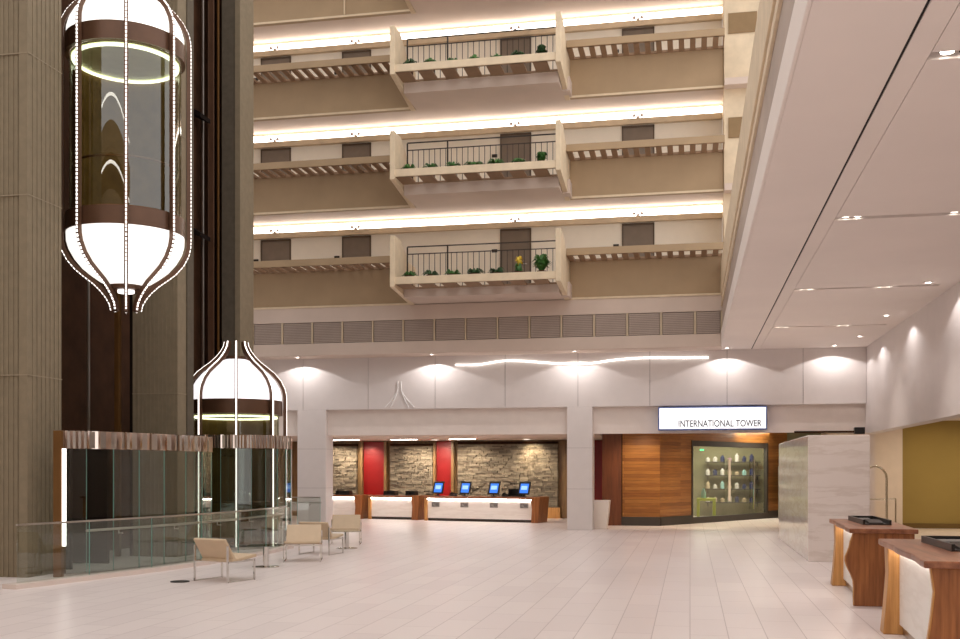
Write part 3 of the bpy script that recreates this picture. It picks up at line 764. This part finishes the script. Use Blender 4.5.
# slot downlights in the soffit
for i, y in enumerate(slots):
    t = thing('slot_downlight', f'long recessed ceiling slot with spotlights, {["first", "second", "third", "fourth", "farthest"][i]} from the front', 'ceiling light', (3.5, y, SZ), 0, 'ceiling slot lights')
    MB().box(2.1, 4.9, y - .088, y + .088, SZ + .2, SZ + .245).build('trough', M['grille'], t)
    for x in (2.25, 2.42, 3.75, 3.95):
        MB().lathe([(.07, SZ + .03), (.075, SZ + .2), (.0005, SZ + .2)], 14, (x, y)).build('lamp_can', M['chrome'], t, smooth=True)
        MB().cyl((x, y), .06, SZ + .06, SZ + .07, 14).build('lens', M['lamp'], t)
    spot('slot_spot', (2.35, y, SZ - .02), (2.35, y, 0), 160, 95, .8, (1, .95, .92))
    spot('slot_spot', (3.85, y, SZ - .02), (3.85, y, 0), 160, 95, .8, (1, .93, .87))

# ------------------------------------------------------------------ shop front
t = thing('shop_front', 'orange wood plank shop front with glazed entrance', 'shop front', (-.9, 36.2, 0))
A = Vector((-1.0, 36.2)); D = Vector((.522, .853)); Bp = lambda s: A + D * s
ZH = 3.4
MB().box(-2.3, -1.0, 36.2, 36.4, .3, ZH).build('plank_wall', M['facade'], t)
MB().box(-2.95, -2.3, 36.1, 36.5, 0, ZH).build('brown_side_panel', M['facade_dark'], t)
MB().box(-2.32, -2.27, 36.15, 36.2, .3, ZH).build('edge_trim', M['shaft'], t)
# angled walls carry their own frame so that the planks run along them
def angled(s0, s1, z0, z1, name, m, th=.16, off=0, local_tex=True):
    p = Bp(s0); o = bpy.data.objects.new('tmp', None)
    b = MB().box(0, s1 - s0, off, off + th, z0, z1).build(name, m, t, local=True)
    b.location = (p.x - t.location.x, p.y - t.location.y, 0); b.rotation_euler = (0, 0, math.atan2(D.y, D.x)); bpy.data.objects.remove(o); return b
angled(0, 2.05, .3, ZH, 'angled_plank_wall', M['facade'])
angled(7.65, 9.3, .3, ZH, 'right_plank_wall', M['facade'])
angled(2.05, 7.65, 2.95, ZH, 'header', M['facade'])
MB().box(-2.3, -1.0, 36.14, 36.4, 0, .3).build('plinth', M['plinth'], t)
angled(0, 2.05, 0, .3, 'plinth', M['plinth'], .2, -.04); angled(2.05, 7.65, 0, .22, 'plinth', M['plinth'], .2, -.04); angled(7.65, 9.3, 0, .3, 'plinth', M['plinth'], .2, -.04)
angled(2.05, 7.65, 2.75, 2.95, 'glass_head', M['plinth'], .1, .02)
angled(2.0, 2.1, .2, 2.95, 'jamb', M['plinth'], .14, -.02); angled(7.55, 7.68, .2, 2.95, 'jamb', M['plinth'], .14, -.02)
for s0, s1 in ((2.1, 4.3), (4.32, 5.9), (5.92, 7.55)):
    angled(s0, s1, .22, 2.75, 'glass_pane', M['shop_glass'], .012, .05)
b = angled(4.56, 4.66, .75, 2.3, 'door_handle', M['planter'], .05, -.06)
b = angled(6.45, 6.53, .4, 2.3, 'door_handle', M['chrome'], .03, -.05)
# interior
struct(MB().box(-1.5, 5.2, 44.4, 44.6, 0, 3.42), 'wall_shop_back', M['shop_wall'])
struct(MB().box(-1.5, -1.3, 37.2, 44.4, 0, 3.4), 'wall_shop_left', M['shop_wall'])
tag(MB().box(.25, .95, 40.35, 40.95, .74, .84).box(.25, .36, 40.35, 40.95, 0, .74).box(.84, .95, 40.35, 40.95, 0, .74).build('display_table', M['lime'], bevel=.01), 'lime green display table inside the shop window', 'table')
def shelf(x, y, z, label, goods):
    tt = thing('wall_shelf', label, 'shelf', (x, y, z), 0, 'shelves inside the shop')
    MB().box(x, x + 2.2, y, y + .35, z, z + .04).build('board', M['plinth'], tt)
    MB().box(x + .1, x + .14, y + .1, y + .35, z - .15, z).box(x + 2.06, x + 2.1, y + .1, y + .35, z - .15, z).build('bracket', M['plinth'], tt)
gn = 0
for zi, z in enumerate((.55, 1.1, 1.65, 2.2)):
    shelf(.6, 43.9, z, f'{["lowest", "second lowest", "second highest", "highest"][zi]} dark shelf on the shop back wall', None)
    for q in range(7):
        hh = random.uniform(.14, .34); x = .72 + q * .29
        o = MB().lathe([(.0005, 0), (.08, 0), (.085, hh * .7), (.04, hh * .85), (.04, hh), (.0005, hh)], 12).build('jar', M[random.choice(['aqua', 'mauve', 'leather', 'white_wall', 'navy'])], None, smooth=True)
        o.location = (x, 44.08, z + .04)
        tag(o, f'small jar on the {["lowest", "second lowest", "second highest", "highest"][zi]} shop shelf, {ORD[q]} from the left', 'jar', 'goods on the shop shelves')
o = MB().lathe([(.0005, 0), (.09, 0), (.1, .18), (.05, .3), (.05, .36), (.0005, .36)], 14).build('vase', M['aqua'], None, smooth=True); o.location = (.5, 40.62, .842)
tag(o, 'pale blue vase on the lime green display table', 'vase')
for q in range(5):
    tt = thing('hanging_garment', f'dark garment on the rail inside the shop, {ORD[q]} from the left', 'clothing', (3.55 + q * .16, 42.75 + q * .2, .6), 0, 'garments in the shop')
    MB().prism([(-.05, 0), (.05, 0), (.07, 1.0), (.03, 1.3), (-.03, 1.3), (-.07, 1.0)], 'y', -.2, .2).build('cloth', M[('navy', 'black', 'aqua', 'navy', 'mauve')[q]], tt, local=True, bevel=.02)
    MB().tube([(0, 0, 1.3), (0, 0, 1.42)], .008, 6).build('hook', M['steel'], tt, local=True)
tag(MB().tube([(3.4, 42.55, .0), (3.4, 42.55, 2.03), (4.4, 43.75, 2.03), (4.4, 43.75, 0)], .02).build('clothes_rail', M['steel'], smooth=True), 'steel clothes rail inside the shop on the right', 'clothes rail')
tag(MB().box(.35, .50, 38.9, 38.94, 2.6, 2.66).build('exit_lamp', M['green_lamp']), 'small green lamp inside the top left of the shop glazing', 'lamp')
area('shop_area', (1.6, 42.0, 3.35), (1.6, 42.0, 0), 260, 3, 3, (1, .96, .8))
for i, (x, y) in enumerate(((-1.6, 34.8), (.4, 35.4), (2.4, 37.6))):
    downlight(x, y, 3.42, f'ceiling light in front of the wooden shop front, {ORD[i]} from the left', .1, 'lamp', 'ceiling lights before the shop')
    spot('shop_spot', (x, y, 3.38), (x + (.3 if i else 0), y + 1.2, .8), 190, 110, .8, (1, .84, .6))
# long dark header bar with end box
t = thing('track_bar', 'long dark bar ending in a small black box above the marble block', 'bar', (3.9, 33.1, 3.0))
MB().box(3.1, 4.85, 33.05, 33.12, 3.02, 3.08).build('bar', M['shaft'], t)
MB().box(4.83, 5.12, 32.95, 33.2, 2.98, 3.18).build('end_box', M['black'], t, bevel=.01)

# tall white planter by the pillar
t = thing('tall_planter', 'tall tapered white planter beside the square pillar', 'planter', (-2.82, 34.1, 0))
def sq(h, w_): return [(-w_, -w_, h), (w_, -w_, h), (w_, w_, h), (-w_, w_, h)]
b = MB(); rows = [(0, .19), (.1, .205), (.5, .255), (.92, .285)]
vs = []; fs = [(3, 2, 1, 0)]
for h_, w_ in rows: vs += sq(h_, w_)
for i in range(3): fs += [(i * 4 + k, i * 4 + (k + 1) % 4, i * 4 + 4 + (k + 1) % 4, i * 4 + 4 + k) for k in range(4)]
vs += sq(.92, .25) + sq(.8, .24); n0 = 16
fs += [(12 + k, 12 + (k + 1) % 4, n0 + (k + 1) % 4, n0 + k) for k in range(4)] + [(n0 + k, n0 + (k + 1) % 4, n0 + 4 + (k + 1) % 4, n0 + 4 + k) for k in range(4)] + [(20, 21, 22, 23)]
b.add(vs, fs).build('body', M['planter'], t, bevel=.02, local=True)
MB().box(-.235, .235, -.235, .235, .72, .81).build('soil', M['soil'], t, local=True)

# illuminated sign
t = thing('lightbox_sign', 'white illuminated sign reading INTERNATIONAL TOWER above the shop front', 'sign', (.66, 33.0, 3.15))
MB().box(-.97, 2.30, 33.0, 33.36, 3.13, 3.85).build('case', M['sign_edge'], t, bevel=.01)
MB().box(-.93, 2.26, 32.985, 32.999, 3.17, 3.81).build('face', M['sign_face'], t)
cu = bpy.data.curves.new('sign_lettering', 'FONT'); cu.body = 'INTERNATIONAL TOWER'; cu.size = .29; cu.extrude = .004; cu.align_x = 'LEFT'; cu.offset = .004
tmp = bpy.data.objects.new('tmp', cu); COL.objects.link(tmp); bpy.context.view_layer.update()
me = bpy.data.meshes.new_from_object(tmp); bpy.data.objects.remove(tmp)
wd = max(v.co.x for v in me.vertices); sc = 2.5 / wd
me.transform(Matrix.Rotation(PI / 2, 4, 'X') @ Matrix.Scale(1, 4)); me.materials.clear(); me.materials.append(M['sign_text'])
lt = bpy.data.objects.new('lettering', me); COL.objects.link(lt); lt.parent = t; lt.scale = (sc, 1, 1); lt.location = (-.36 - .66, -.022, .08)

# marble block
tag(MB().box(2.4, 3.62, 22.7, 30.0, 0, 2.62).build('marble_block', M['marble'], None, bevel=.01), 'large free-standing white marble block beyond the wooden host desks', 'block')

# luggage cart behind it
t = thing('luggage_cart', 'brass birdcage luggage cart right of the marble block', 'luggage cart', (4.1, 25.0, 0), -.18)
_b = MB.build
def _loc(self, name, mat, parent=None, **k):
    self.v = [(p[0] - 4.1, p[1] - 25.0, p[2]) for p in self.v]; return _b(self, name, mat, parent, local=True, **k)
MB.build = _loc
MB().box(3.8, 4.4, 24.9, 25.9, .2, .26).build('deck', M['pot'], t, bevel=.01)
for y in (24.95, 25.85):
    a = [(3.84, y, .26), (3.84, y, 1.6)] + [(4.09 - .25 * math.cos(q * PI / 8), y, 1.7 + .29 * math.sin(q * PI / 8)) for q in range(9)] + [(4.34, y, 1.6), (4.34, y, .26)]
    MB().tube(a, .022, 10).build('hoop', M['cart_brass'], t, smooth=True)
MB().tube([(3.84, 24.95, 1.24), (4.34, 24.95, 1.24)], .018).build('cross_bar', M['cart_brass'], t, smooth=True)
MB().tube([(4.09, 24.95, 1.99), (4.09, 25.85, 1.99)], .02).build('hanging_rail', M['cart_brass'], t, smooth=True)
MB().tube([(4.34, 24.95, 1.24), (4.52, 24.98, 1.26), (4.53, 24.98, 1.24), (4.53, 24.98, .24)], .018).build('push_handle', M['cart_brass'], t, smooth=True)
for x in (3.87, 4.33):
    for y in (24.98, 25.82): MB().prism([(y + .1 * math.cos(q * PI / 8), .1 + .1 * math.sin(q * PI / 8)) for q in range(16)], 'x', x - .025, x + .025).build('wheel', M['black'], t)
MB.build = _b

# ------------------------------------------------------------------ live-edge host desks
def host_desk(label, x, y0, y1, depth, rz=0):
    L = y1 - y0
    t = thing('host_desk', label, 'desk', (x, y0, 0), rz)
    rng = random.Random(int(y0 * 10))
    # slab top with wavy front edge
    n = 14; edge = [(-.06 + .014 * math.sin(i * 1.1 + y0) + rng.uniform(-.008, .008), -.06 + (L + .12) * i / n) for i in range(n + 1)]
    MB().prism(edge + [(depth + .04, L + .06), (depth + .04, -.06)], 'z', 1.02, 1.085).build('slab_top', M['walnut_top'], t, bevel=.012, local=True)
    # near end slab with live edge (x, z outline), far end post
    pz = [(.11, 0), (.105, .12), (.11, .25), (.10, .36), (.07, .44), (.035, .51), (.01, .57), (-.005, .63), (0, .69), (.025, .75), (.05, .82), (.065, .9), (.09, .97), (.10, 1.02)]
    pz = [(a - .10, z) for a, z in pz]
    if y0 < 13: pz = [(-.05, 0), (-.03, .3), (.01, .6), (.03, .8), (.0, 1.02)]
    ne = MB().prism(pz + [(depth, 1.02), (depth, 0)], 'y', 0, .09).build('near_slab', M['walnut'], t, bevel=.01, local=True)
    lip = MB().prism([(a - .012, z) for a, z in pz] + [(a + .03, z) for a, z in pz][::-1], 'y', .01, .085).build('bark_edge', M['sapwood'], ne, bevel=.008, local=True)
    fz = [(-.05, 0), (-.02, .3), (.01, .7), (.0, 1.02)]
    MB().prism(fz + [(.3, 1.02), (.3, 0)], 'y', L - .28, L).build('far_slab', M['sapwood'], t, bevel=.015, local=True)
    MB().box(.13, .17, .09, L - .28, .12, 1.0).build('front_panel', M['desk_panel'], t, local=True)
    MB().box(.075, .125, .12, L - .3, .985, 1.01).build('under_light', M['kiosk_led'], t, local=True)
    MB().box(.17, depth - .05, .09, L - .28, 0, .12).build('plinth', M['steel'], t, local=True)
    MB().box(depth - .05, depth, .09, L, .12, 1.0).build('rear_panel', M['walnut'], t, local=True)
    return t
host_desk('live-edge wooden host desk in front of the marble block', 2.24, 15.4, 18.3, .80, -.035)
host_desk('nearest live-edge wooden host desk at the right edge of the view', 2.13, 10.05, 13.1, 1.1, -.039)
def terminal(x, y, w_, l_, label):
    t = thing('counter_tray', label, 'equipment tray', (x, y, 1.085))
    MB().box(x, x + w_, y, y + l_, 1.086, 1.10).build('base', M['black'], t)
    MB().box(x, x + .03, y, y + l_, 1.10, 1.16).box(x + w_ - .03, x + w_, y, y + l_, 1.10, 1.16).box(x + .03, x + w_ - .03, y + l_ - .03, y + l_, 1.10, 1.16).build('rim', M['black'], t)
    MB().prism([(y + .08, 1.10), (y + .5, 1.10), (y + .5, 1.15), (y + .08, 1.115)], 'x', x + .1, x + w_ - .1).build('keyboard', M['plinth'], t)
    MB().box(x + .12, x + w_ - .12, y + l_ - .35, y + l_ - .12, 1.10, 1.13).build('card_reader', M['grey_plate'], t)
terminal(2.52, 16.4, .40, 1.5, 'black equipment tray on the host desk before the marble block')
terminal(2.56, 11.2, .62, 1.4, 'black equipment tray on the nearest host desk')

# ------------------------------------------------------------------ unseen far side of the atrium, added for reflections in the lift glass
ff = MB().box(-22, 12, -12.4, -12, 0, 17)
struct(ff, 'wall_front', M['wall_far'])
for k, B in enumerate((4.1,) + tuple(HB)):
    struct(MB().box(-22, 12, -12, -11, B, B + 1.2), f'trim_{20 + k}', M['tan'])
    tag(MB().box(-22, 12, -11.95, -11.9, B + 2.6, B + 2.75).build('cove_light', M['added_cove']), f'added unseen cove light of the {["first", "second", "third", "fourth", "fifth"][k]} gallery on the opposite side', 'cove light', 'added opposite cove lights')
struct(MB().box(-22.4, -22, -12, 46, 0, 17), 'wall_far_left', M['wall_far'])

# ------------------------------------------------------------------ general light
area('olive_room_glow', (8.5, 33.5, 3.4), (8.5, 33.5, 0), 90, 4, 3, (1, .85, .6))
W = bpy.data.worlds.new('atrium_light'); S.world = W; W.use_nodes = True
bg = W.node_tree.nodes['Background']; bg.inputs['Color'].default_value = (1, .96, .945, 1); bg.inputs['Strength'].default_value = 1.4

# ------------------------------------------------------------------ camera
cam = bpy.data.cameras.new('camera'); co = bpy.data.objects.new('camera', cam); COL.objects.link(co)
co.location = (0, 0, 1.9); co.rotation_euler = (PI / 2, 0, math.atan(.2))
cam.sensor_width = 36; cam.lens = 36 * 1050 / 960; cam.shift_y = 150.5 / 960; cam.clip_end = 200
S.camera = co
S.cycles.transparent_max_bounces = 24
vs_ = S.view_settings; vs_.view_transform = 'Standard'; vs_.look = 'None'; vs_.exposure = .13; vs_.gamma = 1; vs_.use_curve_mapping = False
